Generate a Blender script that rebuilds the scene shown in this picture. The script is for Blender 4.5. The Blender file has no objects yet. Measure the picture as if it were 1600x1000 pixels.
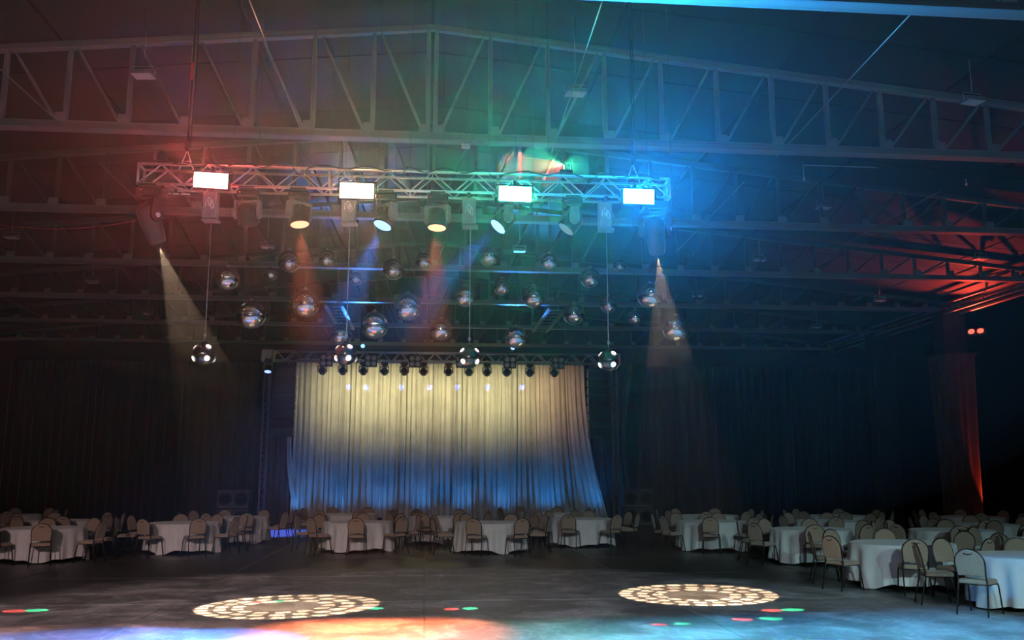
import bpy, math, random
from mathutils import Vector, Matrix
random.seed(7)
SC = bpy.context.scene
COL = SC.collection
R = math.radians

# ------------------------------------------------------------------ camera, world, exposure
FPX = 1450.0
TILT = math.atan(245 / 1450); YAW = R(5.2); CAMZ = 1.94
cam_d = bpy.data.cameras.new('camera'); cam = bpy.data.objects.new('camera', cam_d); COL.objects.link(cam)
cam_d.sensor_width = 36; cam_d.lens = FPX / 1600 * 36; cam_d.clip_end = 200
cam.location = (0, 0, CAMZ); cam.rotation_euler = (math.pi / 2 + TILT, 0, -YAW)
SC.camera = cam
w = bpy.data.worlds.new('world'); SC.world = w; w.use_nodes = True
nt = w.node_tree; nt.nodes.clear()
wo = nt.nodes.new('ShaderNodeOutputWorld'); bg = nt.nodes.new('ShaderNodeBackground')
bg.inputs[0].default_value = (0, 0, 0, 1); bg.inputs[1].default_value = 0
HAZE_RIG = (.0015, .0056)                                       # stage haze hanging round the lighting rig (outer, inner bank)
nt.links.new(bg.outputs[0], wo.inputs[0])
SC.view_settings.view_transform = 'Standard'; SC.view_settings.look = 'None'
SC.view_settings.gamma = 1; SC.view_settings.use_curve_mapping = False
SC.view_settings.exposure = 0.0
SC.cycles.max_bounces = 5; SC.cycles.diffuse_bounces = 3; SC.cycles.glossy_bounces = 4; SC.cycles.volume_bounces = 0
SC.cycles.adaptive_threshold = .04

# light levels (radiance of emitters, watts of spots)
BLIND = dict(red=(2300, 175, 155), amber=(2100, 960, 450), green=(100, 4000, 1500), blue=(50, 2050, 7600))
WASH_AMBER = ((1.0, .19, .07), 5000); WASH_BLUE = ((.06, .27, 1.0), 8500)
GOBO_W = 6800; DOT_W = 3600
CURTAIN_W = 150; UP_W = 60
ENTRANCE = 2.0
FRONT_W = 4300

# ------------------------------------------------------------------ geometry helpers
_fw = Vector((math.sin(YAW) * math.cos(TILT), math.cos(YAW) * math.cos(TILT), math.sin(TILT)))
_rt = Vector((math.cos(YAW), -math.sin(YAW), 0)); _up = _rt.cross(_fw)
def ray(x, y): return _fw * FPX + _rt * (x - 800) + _up * (500 - y)
def PY(x, y, Y): r = ray(x, y); return Vector((0, 0, CAMZ)) + r * (Y / r.y)
def PZ(x, y, z): r = ray(x, y); return Vector((0, 0, CAMZ)) + r * ((z - CAMZ) / r.z)
def proj(p):
    d = Vector(p) - Vector((0, 0, CAMZ)); q = d.dot(_fw)
    return 800 + FPX * d.dot(_rt) / q, 500 - FPX * d.dot(_up) / q

class MB:
    def __init__(s): s.v = []; s.f = []; s.sm = []
    def add(s, vs, fs, smooth=False):
        o = len(s.v); s.v += [tuple(v) for v in vs]; s.f += [tuple(i + o for i in f) for f in fs]; s.sm += [smooth] * len(fs); return s
    def box(s, c, d, M=None):
        x, y, z = d[0] / 2, d[1] / 2, d[2] / 2
        vs = [Vector((a * x, b * y, e * z)) for a in (-1, 1) for b in (-1, 1) for e in (-1, 1)]
        vs = [(M @ v if M else v) + Vector(c) for v in vs]
        return s.add(vs, [(0, 1, 3, 2), (4, 6, 7, 5), (0, 4, 5, 1), (2, 3, 7, 6), (0, 2, 6, 4), (1, 5, 7, 3)])
    def bbox(s, c, d, b=.01):                                        # box with chamfered edges
        x, y, z = d[0] / 2, d[1] / 2, d[2] / 2; b = min(b, x * .9, y * .9, z * .9); c = Vector(c)
        vs = []; idx = {}
        for a in (-1, 1):
            for e in (-1, 1):
                for g in (-1, 1):
                    for k in range(3):
                        p = [a * x, e * y, g * z]
                        for j in range(3):
                            if j != k: p[j] -= (a, e, g)[j] * b
                        idx[(a, e, g, k)] = len(vs); vs.append(Vector(p) + c)
        fs = []
        for k in range(3):
            i, j = [q for q in range(3) if q != k]
            for sg in (-1, 1):
                q = []
                for u, v in ((-1, -1), (1, -1), (1, 1), (-1, 1)):
                    t = [0, 0, 0]; t[k] = sg; t[i] = u; t[j] = v; q.append(idx[(*t, k)])
                fs.append(q if (sg > 0) == (k != 1) else q[::-1])
        for k in range(3):                                           # edge chamfers
            i, j = [q for q in range(3) if q != k]
            for u in (-1, 1):
                for v in (-1, 1):
                    q = []
                    for sg, kk in ((-1, i), (1, i), (1, j), (-1, j)):
                        t = [0, 0, 0]; t[k] = sg; t[i] = u; t[j] = v; q.append(idx[(*t, kk)])
                    fs.append(q)
        for a in (-1, 1):
            for e in (-1, 1):
                for g in (-1, 1): fs.append([idx[(a, e, g, k)] for k in range(3)])
        return s.add(vs, fs)
    def tube(s, pts, r, n=8, closed=False, smooth=True):
        pts = [Vector(p) for p in pts]; m = len(pts); vs = []; prev = None
        for i, p in enumerate(pts):
            a = pts[(i - 1) % m] if (closed or i > 0) else p; b = pts[(i + 1) % m] if (closed or i < m - 1) else p
            t = (b - a).normalized()
            if prev is None:
                u = t.cross(Vector((0, 0, 1)))
                if u.length < .05: u = t.cross(Vector((0, 1, 0)))
            else:
                u = prev - t * prev.dot(t)
            u.normalize(); prev = u; v = t.cross(u)
            rr = r[i] if isinstance(r, (list, tuple)) else r
            vs += [p + u * math.cos(2 * math.pi * k / n) * rr + v * math.sin(2 * math.pi * k / n) * rr for k in range(n)]
        fs = []
        for i in range(m if closed else m - 1):
            j = (i + 1) % m
            fs += [(i * n + k, i * n + (k + 1) % n, j * n + (k + 1) % n, j * n + k) for k in range(n)]
        s.add(vs, fs, smooth)
        if not closed:
            o = len(s.v) - len(vs)
            s.f += [tuple(o + k for k in range(n))[::-1], tuple(o + (m - 1) * n + k for k in range(n))]; s.sm += [False, False]
        return s
    def lathe(s, prof, n=24, M=None, smooth=True):                   # profile of (r, z)
        vs = []
        for r, z in prof:
            for k in range(n):
                a = 2 * math.pi * k / n; v = Vector((r * math.cos(a), r * math.sin(a), z)); vs.append(M @ v if M else v)
        fs = [(i * n + k, i * n + (k + 1) % n, (i + 1) * n + (k + 1) % n, (i + 1) * n + k) for i in range(len(prof) - 1) for k in range(n)]
        s.add(vs, fs, smooth); o = len(s.v) - len(vs)
        s.f += [tuple(o + k for k in range(n))[::-1], tuple(o + (len(prof) - 1) * n + k for k in range(n))]; s.sm += [False, False]
        return s
    def prism(s, poly, axis, a, b):                                  # outline extruded along an axis from a to b
        n = len(poly)
        def P(u, v, t): return ((t, u, v), (u, t, v), (u, v, t))[axis]
        vs = [P(u, v, a) for u, v in poly] + [P(u, v, b) for u, v in poly]
        return s.add(vs, [tuple(range(n))[::-1], tuple(range(n, 2 * n))] + [(i, (i + 1) % n, n + (i + 1) % n, n + i) for i in range(n)])
    def sphere(s, c, r, nu=32, nv=20):
        vs = [Vector(c) + Vector((0, 0, r))]; fs = []
        for j in range(1, nv):
            t = math.pi * j / nv
            vs += [Vector(c) + Vector((r * math.sin(t) * math.cos(2 * math.pi * k / nu), r * math.sin(t) * math.sin(2 * math.pi * k / nu), r * math.cos(t))) for k in range(nu)]
        vs.append(Vector(c) - Vector((0, 0, r))); last = len(vs) - 1
        for k in range(nu):
            fs.append((0, 1 + k, 1 + (k + 1) % nu)); o = 1 + (nv - 2) * nu; fs.append((last, o + (k + 1) % nu, o + k))
        for j in range(nv - 2):
            o = 1 + j * nu; fs += [(o + k, o + nu + k, o + nu + (k + 1) % nu, o + (k + 1) % nu) for k in range(nu)]
        return s.add(vs, fs, True)
    def mesh(s, name, m):
        me = bpy.data.meshes.new(name); me.from_pydata(s.v, [], s.f); me.polygons.foreach_set('use_smooth', s.sm)
        me.materials.append(m); me.update(); return me
    def build(s, name, m, parent=None, loc=None): return inst(name, s.mesh(name, m), parent, loc)

def inst(name, me, parent=None, loc=None):
    o = bpy.data.objects.new(name, me); COL.objects.link(o)
    if parent: o.parent = parent
    if loc is not None: o.location = loc
    return o
def tag(o, label=None, cat=None, group=None, kind=None):
    if label: o['label'] = label
    if cat: o['category'] = cat
    if group: o['group'] = group
    if kind: o['kind'] = kind
    return o
def thing(name, label, cat, loc=(0, 0, 0), rz=0, group=None, kind=None):
    o = bpy.data.objects.new(name, None); COL.objects.link(o); o.location = loc; o.rotation_euler = (0, 0, rz)
    o.empty_display_size = .1
    return tag(o, label, cat, group, kind)
def copy_tree(o, parent=None):
    c = o.copy(); COL.objects.link(c); c.parent = parent
    for ch in list(o.children): copy_tree(ch, c)
    return c
def down_to(d):                                                      # rotation that turns -Z into d, keeping X level
    d = Vector(d).normalized(); z = -d; x = Vector((0, 0, 1)).cross(z)
    if x.length < 1e-3: x = Vector((1, 0, 0))
    x.normalize(); y = z.cross(x); return Matrix((x, y, z)).transposed()
def spot(name, loc, target, color, watts, half, blend=.3, size=.05, parent=None, gobo=None):
    d = bpy.data.lights.new(name, 'SPOT'); d.color = color; d.energy = watts; d.spot_size = 2 * R(half); d.spot_blend = blend; d.shadow_soft_size = size
    o = bpy.data.objects.new(name, d); COL.objects.link(o)
    M = down_to(Vector(target) - Vector(loc)).to_4x4(); M.translation = loc
    if parent: o.parent = parent; bpy.context.view_layer.update(); M = parent.matrix_world.inverted() @ M
    o.matrix_local = M
    if gobo: gobo(d, half)
    return o

# ------------------------------------------------------------------ materials
def mat(name, col, rough=.6, metal=0, var=.15, scale=8, bump=0, spec=.5, sheen=0):
    m = bpy.data.materials.new(name); m.use_nodes = True; t = m.node_tree; b = t.nodes['Principled BSDF']
    tc = t.nodes.new('ShaderNodeTexCoord'); no = t.nodes.new('ShaderNodeTexNoise'); no.inputs['Scale'].default_value = scale; no.inputs['Detail'].default_value = 4
    t.links.new(tc.outputs['Object'], no.inputs['Vector'])
    rp = t.nodes.new('ShaderNodeValToRGB'); e = rp.color_ramp.elements
    e[0].position = .3; e[1].position = .7
    e[0].color = (*[c * (1 - var) for c in col], 1); e[1].color = (*[min(1, c * (1 + var)) for c in col], 1)
    t.links.new(no.outputs[0], rp.inputs[0]); t.links.new(rp.outputs[0], b.inputs['Base Color'])
    b.inputs['Roughness'].default_value = rough; b.inputs['Metallic'].default_value = metal; b.inputs['Specular IOR Level'].default_value = spec
    if sheen: b.inputs['Sheen Weight'].default_value = sheen
    if bump:
        bp = t.nodes.new('ShaderNodeBump'); bp.inputs['Strength'].default_value = bump; bp.inputs['Distance'].default_value = .02
        t.links.new(no.outputs[0], bp.inputs['Height']); t.links.new(bp.outputs[0], b.inputs['Normal'])
    return m
def emat(name, col, strength=1.0, base=(.02, .02, .02)):
    m = bpy.data.materials.new(name); m.use_nodes = True; b = m.node_tree.nodes['Principled BSDF']
    b.inputs['Base Color'].default_value = (*base, 1); b.inputs['Roughness'].default_value = .3
    mx = max(col); b.inputs['Emission Color'].default_value = (*[c / mx for c in col], 1); b.inputs['Emission Strength'].default_value = mx * strength
    return m

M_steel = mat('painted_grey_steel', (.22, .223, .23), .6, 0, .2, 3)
M_steel_shade = mat('shade_toned_steel', (.075, .077, .083), .6, 0, .25, 3)  # the grey steel again, with the shade on dim trusses put into its colour
M_alu = mat('bare_aluminium', (.80, .79, .80), .33, .85, .08, 20)
M_black = mat('black_plastic', (.02, .02, .022), .38, 0, .3, 12)
M_dark = mat('black_painted_metal', (.025, .025, .028), .5, 0, .3, 9)
M_grey = mat('grey_plastic', (.22, .22, .23), .4, 0, .15, 12)
M_headgrey = mat('dark_grey_shell', (.07, .07, .08), .35, 0, .15, 10)
M_winch = mat('grey_winch_shell', (.33, .33, .34), .45, 0, .1, 10)
M_white = mat('white_print', (.85, .85, .85), .5, 0, .03, 10)
M_chrome = mat('mirror_chrome', (.86, .85, .85), .015, 1, .01, 4)
M_ballshell = mat('dark_chrome', (.12, .115, .115), .15, .9, .1, 6)
M_cable = mat('steel_cable', (.55, .55, .56), .35, .7, .1, 10)
M_wire = mat('black_cable', (.015, .015, .016), .5, 0, .3, 10)
M_roof = mat('dark_roof_board', (.014, .015, .018), .8, 0, .25, .8)
M_wall = mat('dark_wall', (.009, .010, .013), .9, 0, .25, .6)
M_drape = mat('black_velvet', (.010, .011, .014), .95, 0, .2, 3, sheen=.2)
M_side = mat('dark_blue_velvet', (.05, .055, .075), .9, 0, .2, 3, sheen=.3)
M_curtain = mat('silver_grey_satin', (.60, .60, .57), .55, 0, .10, 2.0, sheen=.2)
M_cloth = mat('white_tablecloth', (.66, .65, .64), .8, 0, .05, 5, sheen=.2)
M_fabric = mat('beige_chair_fabric', (.34, .25, .185), .9, 0, .18, 60, .15, sheen=.2)
M_frame = mat('dark_bronze_tube', (.045, .038, .034), .3, .6, .2, 20)
M_top = mat('plywood_top', (.20, .13, .08), .6, 0, .2, 5)
M_lens = mat('frosted_lens', (.85, .80, .82), .4, 0, .05, 10)
M_drapewarm = mat('brown_fabric_wrap', (.13, .075, .06), .85, 0, .2, 4, sheen=.2)
M_reflector = mat('lamp_reflector', (.85, .72, .72), .25, .3, .05, 10)

def floor_mat():
    m = bpy.data.materials.new('scuffed_concrete'); m.use_nodes = True; t = m.node_tree; b = t.nodes['Principled BSDF']; L = t.links.new
    g = t.nodes.new('ShaderNodeNewGeometry')
    def noise(scale, stretch, detail=5, dist=0.0):
        mp = t.nodes.new('ShaderNodeMapping'); mp.inputs['Scale'].default_value = stretch; L(g.outputs['Position'], mp.inputs['Vector'])
        n = t.nodes.new('ShaderNodeTexNoise'); n.inputs['Scale'].default_value = scale; n.inputs['Detail'].default_value = detail; n.inputs['Distortion'].default_value = dist
        L(mp.outputs[0], n.inputs['Vector']); return n.outputs[0]
    def ramp(x, a, b_, c0=0, c1=1):
        r = t.nodes.new('ShaderNodeMapRange'); r.inputs[1].default_value = a; r.inputs[2].default_value = b_; r.inputs[3].default_value = c0; r.inputs[4].default_value = c1; r.clamp = True
        L(x, r.inputs[0]); return r.outputs[0]
    def math_(op, x, y):
        n = t.nodes.new('ShaderNodeMath'); n.operation = op
        for i, q in enumerate((x, y)):
            if isinstance(q, (int, float)): n.inputs[i].default_value = q
            else: L(q, n.inputs[i])
        return n.outputs[0]
    # worn dancing area: a wide rounded patch of dust and scuffs on the slab
    sub = t.nodes.new('ShaderNodeVectorMath'); sub.operation = 'SUBTRACT'; sub.inputs[1].default_value = (.2, 11.2, 0); L(g.outputs['Position'], sub.inputs[0])
    sc = t.nodes.new('ShaderNodeVectorMath'); sc.operation = 'MULTIPLY'; sc.inputs[1].default_value = (1 / 8.2, 1 / 9.6, 0); L(sub.outputs[0], sc.inputs[0])
    ln = t.nodes.new('ShaderNodeVectorMath'); ln.operation = 'LENGTH'; L(sc.outputs[0], ln.inputs[0])
    edge = math_('ADD', ln.outputs['Value'], math_('MULTIPLY', math_('SUBTRACT', noise(.8, (1, 1, 1)), .5), .22))
    worn = ramp(edge, .93, 1.05, 1, 0)
    streak = ramp(noise(1.3, (.75, .8, 1), 8, .9), .42, .70)
    fine = ramp(noise(5, (1.6, .5, 1), 6, 1.5), .5, .75)
    arcs = ramp(noise(.9, (1, 1, 1), 3, 6.0), .53, .60)
    scuff = math_('MULTIPLY', math_('ADD', math_('ADD', math_('MULTIPLY', streak, .8), math_('MULTIPLY', fine, .35)), math_('MULTIPLY', arcs, .25)), worn)
    base = t.nodes.new('ShaderNodeMix'); base.data_type = 'RGBA'; base.inputs[6].default_value = (.10, .10, .10, 1); base.inputs[7].default_value = (.23, .226, .23, 1)
    L(worn, base.inputs[0])
    mx = t.nodes.new('ShaderNodeMix'); mx.data_type = 'RGBA'; mx.inputs[7].default_value = (.66, .64, .64, 1); L(base.outputs[2], mx.inputs[6]); L(scuff, mx.inputs[0])
    L(mx.outputs[2], b.inputs['Base Color'])
    L(ramp(scuff, 0, 1, .42, .75), b.inputs['Roughness']); b.inputs['Specular IOR Level'].default_value = .35
    return m
M_floor = floor_mat()

# ------------------------------------------------------------------ bank of stage haze round the lighting rig
hz = thing('haze', 'bank of thin stage haze hanging round the lighting truss', 'haze', (0, 16.2, 7.2), kind='stuff')
for k, (rx, ry, rz_) in enumerate(((13.5, 11.5, 7.0), (10.0, 6.2, 4.1))):
    hm = bpy.data.materials.new('haze_%d' % k); hm.use_nodes = True; ht = hm.node_tree; ht.nodes.clear()
    ho = ht.nodes.new('ShaderNodeOutputMaterial'); hv = ht.nodes.new('ShaderNodeVolumeScatter'); ht.links.new(hv.outputs[0], ho.inputs['Volume'])
    hv.inputs['Color'].default_value = (.9, .95, 1, 1); hv.inputs['Density'].default_value = HAZE_RIG[k]; hv.inputs['Anisotropy'].default_value = .1
    o = MB().sphere((0, 0, 0), 1, 32, 18).build('haze_layer', hm, hz); o.scale = (rx, ry, rz_)

# ------------------------------------------------------------------ hall shell
XW, Y0, Y1 = 23.0, -12.0, 43.8
CHORD_Z, PEAK_Z, SLOPE = 7.94, 10.25, .098
def roof_z(x): return PEAK_Z - SLOPE * abs(x)

fl = tag(MB().box((0, (Y0 + Y1) / 2, -.16), (2 * XW, Y1 - Y0, .3)).build('floor', M_floor), 'grey scuffed concrete floor of the hall', 'floor', kind='structure')
SL = 3.9
slab = MB().bbox((0, 0, 0), (SL - .018, SL - .018, .03), .006).mesh('slab', M_floor)
ny = int(math.ceil((Y1 - Y0) / SL)); nx = 12
for i in range(nx):
    for j in range(ny):
        x = -XW + .1 + SL * (i + .5) - .5; y = Y0 + SL * (j + .5)
        if abs(x) > XW - .9 or y > Y1 - 1: continue
        inst('slab', slab, fl, (x, y, -.015))
MB().box((0, 0, 0), (1, 1, 1))
wb = tag(MB().box((0, Y1 + .1, 5), (2 * XW, .2, 10.6)).build('wall_back', M_wall), 'dark end wall behind the stage curtain', 'wall', kind='structure')
tag(MB().box((-XW - .1, (Y0 + Y1) / 2, 5), (.2, Y1 - Y0, 10.6)).build('wall_left', M_wall), 'dark side wall at the left', 'wall', kind='structure')
tag(MB().box((XW + .1, (Y0 + Y1) / 2, 5), (.2, Y1 - Y0, 10.6)).build('wall_right', M_wall), 'dark side wall at the right', 'wall', kind='structure')
tag(MB().box((0, Y0 - .1, 5), (2 * XW, .2, 10.6)).build('wall_front', M_wall), 'dark entrance wall behind the viewer', 'wall', kind='structure')
ceil = thing('ceiling', 'low pitched dark boarded roof underside', 'ceiling', kind='structure')
sa = math.atan(SLOPE); PW = 3.3; PL = 2.67
pan = MB().bbox((0, 0, 0), (PW - .03, PL - .025, .06), .012).mesh('roof_panel', M_roof)
for sg in (-1, 1):
    MB().add([(0, Y0, PEAK_Z + .12), (sg * XW, Y0, roof_z(XW) + .12), (sg * XW, Y1, roof_z(XW) + .12), (0, Y1, PEAK_Z + .12)], [(0, 1, 2, 3)]).build('roof_deck', M_roof, ceil)
    for i in range(7):
        for j in range(21):
            x = sg * (PW * (i + .5)); y = Y0 + PL * (j + .5)
            if y > Y1 - 1: continue
            o = inst('roof_panel', pan, ceil, (x, y, roof_z(x) + .05)); o.rotation_euler = (0, sg * sa, 0)

# lit glazed entrance in the wall behind the viewer (its reflection shows in every mirror ball)
M_glow = emat('daylit_glass', (1.0, .92, .90), ENTRANCE)
for n, x in enumerate((-4.2, -1.4, 1.4, 4.2)):
    d = thing('door_%d' % (n + 1), 'daylit glazed entrance door behind the viewer', 'door', (x, Y0 + .06, 0), kind='structure')
    MB().box((0, 0, 1.35), (1.2, .03, 2.3)).build('pane', M_glow, d)
    fb = MB()
    for q in (-.66, .66): fb.box((q, .02, 1.35), (.12, .08, 2.5))
    for z in (.15, 2.55): fb.box((0, .02, z), (1.2, .08, .12))
    fb.box((0, .03, 1.0), (1.2, .08, .06)); fb.build('door_frame', M_dark, d)

# ------------------------------------------------------------------ roof trusses
PAN = 1.066
unit = {}
def member(name, a, b, wd, dp, m, parent):                            # a bar between two points, shared unit mesh scaled
    key = (name, m.name)
    if key not in unit: unit[key] = MB().bbox((0, 0, 0), (1, 1, 1), .12).mesh(name, m)
    a, b = Vector(a), Vector(b); d = b - a; o = inst(name, unit[key], parent, (a + b) / 2)
    z = d.normalized(); y = Vector((0, 1, 0)); y = (y - z * y.dot(z))
    if y.length < .05: y = Vector((0, 0, 1)); y = y - z * y.dot(z)
    y.normalize(); x = y.cross(z)
    M = Matrix((x, y, z)).transposed().to_4x4(); o.rotation_euler = M.to_euler(); o.scale = (wd, dp, d.length); return o
TR_Y = [10.72, 16.1, 21.35, 26.75, 32.1, 37.45, 42.8]
TR_L = ['grey steel roof truss overhead, cut by the top edge', 'grey steel roof truss just behind the lighting truss', 'second grey roof truss behind the lighting truss',
        'third grey roof truss, above the mirror balls', 'grey roof truss meeting the red-lit pillar', 'roof truss above the stage lights', 'roof truss against the end wall']
gus = MB().box((0, 0, 0), (.2, .025, .17)).mesh('gusset', M_steel)
HALF = 18
for ti, ty in enumerate(TR_Y):
    t = thing('roof_truss', TR_L[ti], 'roof truss', (0, ty, 0), kind='structure')
    XE = HALF * PAN; ms = M_steel if ti == 1 else M_steel_shade; mc = M_steel_shade if ti == 0 else M_steel  # front-lit truss keeps the grey; the others take the copy darkened for shade
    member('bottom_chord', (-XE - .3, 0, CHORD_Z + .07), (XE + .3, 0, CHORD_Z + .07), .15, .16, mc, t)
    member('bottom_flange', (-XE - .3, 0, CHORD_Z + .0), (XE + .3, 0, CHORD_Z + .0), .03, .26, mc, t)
    for sg in (-1, 1):
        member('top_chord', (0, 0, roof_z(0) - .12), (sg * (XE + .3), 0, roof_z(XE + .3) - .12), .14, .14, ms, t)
        for k in range(HALF + 1):
            x = sg * (k * PAN + (.07 if k == 0 else 0)); top = roof_z(x) - .16
            if top - CHORD_Z < .25: continue
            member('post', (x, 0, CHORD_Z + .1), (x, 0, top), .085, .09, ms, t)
            if k < HALF:
                x1 = sg * ((k + 1) * PAN)
                if roof_z(x1) - .16 - CHORD_Z > .2:
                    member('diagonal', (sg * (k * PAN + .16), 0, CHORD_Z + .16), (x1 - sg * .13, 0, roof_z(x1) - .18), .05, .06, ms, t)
            inst('gusset', gus, t, (x + sg * .06, -.06, CHORD_Z + .2))

# bracing rods between neighbouring trusses (lying in the plane of the bottom chords)
for n, (a, b, l) in enumerate([((0, 108), (105, 203), 'thin steel bracing rod slanting in from the left edge'), ((941, 2), (862, 238), 'thin bracing rod passing the middle floodlight'),
        ((1425, 20), (1212, 246), 'long thin bracing rod at the upper right'), ((387, -6), (469, 200), 'thin pale bracing rod left of the amber haze'),
        ((1163, 284), (1058, 392), 'thin bracing rod right of the blue light panel'), ((1470, 298), (1300, 392), 'faint bracing rod between the dark right-hand trusses'),
        ((155, 254), (214, 312), 'thin bracing rod beside the left end of the lighting truss'), ((0, 462), (75, 500), 'faint bracing rod low at the left edge')]):
    A, B = PZ(*a, CHORD_Z + .02), PZ(*b, CHORD_Z + .02)
    tag(MB().tube([A, B], .009, 6).build('bracing_rod', M_steel), l, 'rod', 'roof bracing rods', 'structure')

# longitudinal twin beams lit blue above the stage
for sx, l in ((-3.3, 'left pair of roof beams catching blue light above the stage'), (4.55, 'right pair of roof beams catching blue light above the stage')):
    t = thing('roof_beam', l, 'beam', (sx, 0, 0), kind='structure')
    for dx in (-.28, .28): member('beam_rail', (dx, 32.1, CHORD_Z - .12), (dx, 37.5, CHORD_Z - .12), .12, .1, M_steel, t)
    for k in range(8): member('beam_tie', (-.28, 32.4 + k * .7, CHORD_Z - .12), (.28, 32.4 + k * .7, CHORD_Z - .12), .05, .05, M_steel, t)

# fire pipe with hangers between the right-hand trusses
t = thing('ceiling_pipe', 'thin pale pipe on two hangers below the dark roof at the right', 'pipe')
a, b = PY(1255, 258, 20.4), PY(1508, 268, 20.4); b.z = a.z
MB().tube([a, b], .014, 6).build('pipe_run', M_cable, t)
for p in (a, b):
    MB().tube([p, (p.x, p.y, p.z - .32)], .014, 6).build('drop', M_cable, t)
    MB().tube([p, (p.x, p.y, roof_z(p.x))], .006, 5).build('hanger', M_cable, t)
    MB().lathe([(.02, -.38), (.035, -.34), (.02, -.31)], 8, Matrix.Translation(p)).build('sprinkler_head', M_cable, t)

# pillars
for px, py, l, wrapped in ((19.05, 32.1, 'square pillar wrapped in brown fabric, red light at its foot', True), (19.05, 37.45, 'bare dark pillar behind the fabric-wrapped pillar', False)):
    t = thing('pillar', l, 'pillar', (px, py, 0), kind='structure')
    MB().bbox((0, 0, 3.97), (.9, .7, 7.94), .03).build('shaft', M_dark, t)
    if wrapped:
        prof = []; n = 72
        for k in range(n):
            a = 2 * math.pi * k / n; c, s_ = math.cos(a), math.sin(a); q = max(abs(c) / .56, abs(s_) / .46); r = 1 / q + .018 * math.sin(13 * a) + .012 * math.sin(29 * a)
            prof.append((r * c, r * s_))
        vs = [(x * f, y * f, z) for z, f in ((0, 1.04), (.6, .92), (3, .96), (6.1, 1.1), (6.3, 1.14)) for x, y in prof]
        MB().add(vs, [(i * n + k, i * n + (k + 1) % n, (i + 1) * n + (k + 1) % n, (i + 1) * n + k) for i in range(4) for k in range(n)], True).build('fabric_wrap', M_drapewarm, t)
        MB().bbox((0, 0, 6.34), (1.5, 1.2, .06), .02).build('cap_rail', M_dark, t)
# eave beam running along the pillar heads
t = thing('eave_beam', 'twin rail eave beam caught by red light at the pillar head', 'beam', (19.05, 0, 0), kind='structure')
for dx, dz in ((-.3, 0), (.3, 0), (-.3, .35), (.3, .35)): member('eave_rail', (dx, 21.4, CHORD_Z - .1 + dz), (dx, 42.6, CHORD_Z - .1 + dz), .09, .09, M_steel, t)
for k in range(14): member('eave_tie', (-.3, 22 + k * 1.5, CHORD_Z - .1), (.3, 22.75 + k * 1.5, CHORD_Z + .25), .05, .05, M_steel, t)

# ------------------------------------------------------------------ box trusses
def box_truss(name, label, x0, x1, y, z, s, bays, r, rb, m, splits=()):
    t = thing(name, label, 'truss', (0, y, z)); h = s / 2
    for dy in (-h, h):
        for dz in (-h, h):
            c = MB().tube([(x0, dy, dz), (x1, dy, dz)], r, 8).build('chord', m, t)
    L = (x1 - x0) / bays
    mesh = {}
    for i in range(bays):
        for fc in range(2):
            for k in (0, 1):
                a = x0 + L * (i + .5 * k); b = a + L / 2; u, v = (-h, h) if k == 0 else (h, -h)
                if fc == 0: p, q = (a, -h, u), (b, -h, v)
                elif fc == 1: p, q = (a, h, u), (b, h, v)
                elif fc == 2: p, q = (a, u, -h), (b, v, -h)
                else: p, q = (a, u, h), (b, v, h)
                p, q = Vector(p), Vector(q); key = (fc, k)
                if key not in mesh: mesh[key] = MB().tube([p - (p + q) / 2, q - (p + q) / 2], rb, 6).mesh('brace', m)
                inst('brace', mesh[key], t, (p + q) / 2)
    tie = MB().tube([(0, -h, 0), (0, h, 0)], rb, 6).mesh('cross_tie', m)
    for i in range(0, bays + 1, 2):
        inst('cross_tie', tie, t, (x0 + L * i, 0, -h)); inst('cross_tie', tie, t, (min(x1, x0 + L * (i + .5)), 0, h))
    for x in (x0, x1) + tuple(splits):
        e = MB()
        for dy in (-h, h): e.tube([(x, dy, -h), (x, dy, h)], r * .9, 6)
        for dz in (-h, h): e.tube([(x, -h, dz), (x, h, dz)], r * .9, 6)
        e.build('end_frame', m, t)
    return t
LY, LZ, LS = 13.15, 6.165, .29
LX0, LX1 = -4.12, 3.53
lt = box_truss('lighting_truss', 'long aluminium box truss carrying coloured light panels above the dance floor', LX0, LX1, LY, LZ, LS, 12, .022, .011, M_alu, (-1.45, .98))
# strap plates and a small printed bar below the left end
sb = MB().box((0, 0, 0), (.14, .32, .012), Matrix.Rotation(R(-38), 3, 'Z')).build('strap_plate', M_alu, lt, (-3.62, 0, -.165))
pb = thing('sign_bar', 'dark bar with small white lettering under the truss left end', 'bar', (-3.42, LY - .02, LZ - .26))
MB().bbox((0, 0, 0), (.62, .05, .06), .006).build('bar_body', M_black, pb)
for q in (-.2, .2): MB().box((q, 0, .06), (.03, .03, .08)).build('bar_hook', M_dark, pb)
x = -.29
for wlen in (2, 6, 7):
    wb_ = MB()
    for k in range(wlen): wb_.box((x + .008, -.027, .005), (.011, .004, .016 if k % 3 else .02)); x += .0175
    wb_.build('lettering', M_white, pb); x += .018

SY, SZ, SS = 37.1, 6.65, .38
SX0, SX1 = -6.3, 7.55
st = box_truss('stage_truss', 'aluminium truss goalpost spanning in front of the stage curtain', SX0, SX1, SY, SZ, SS, 20, .03, .017, M_alu)
for x, l in ((SX0, 'left'), (SX1, 'right')):
    MB().bbox((x, 0, 0), (.5, .5, .5), .05).build('corner_block', M_alu, st)
    for dx in (-.1, .1):
        for dy in (-.1, .1): MB().tube([(x + dx, dy, -.2), (x + dx, dy, -SZ + .08)], .022, 6).build('leg_chord', M_grey, st)
    for k in range(12): MB().tube([(x - .1, -.1, -.3 - k * .5), (x + .1, -.1, -.55 - k * .5), (x - .1, -.1, -.8 - k * .5)], .012, 5).build('leg_brace', M_grey, st)
    MB().bbox((x, 0, -SZ + .045), (.8, .8, .07), .01).build('base_plate', M_dark, st)

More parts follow.
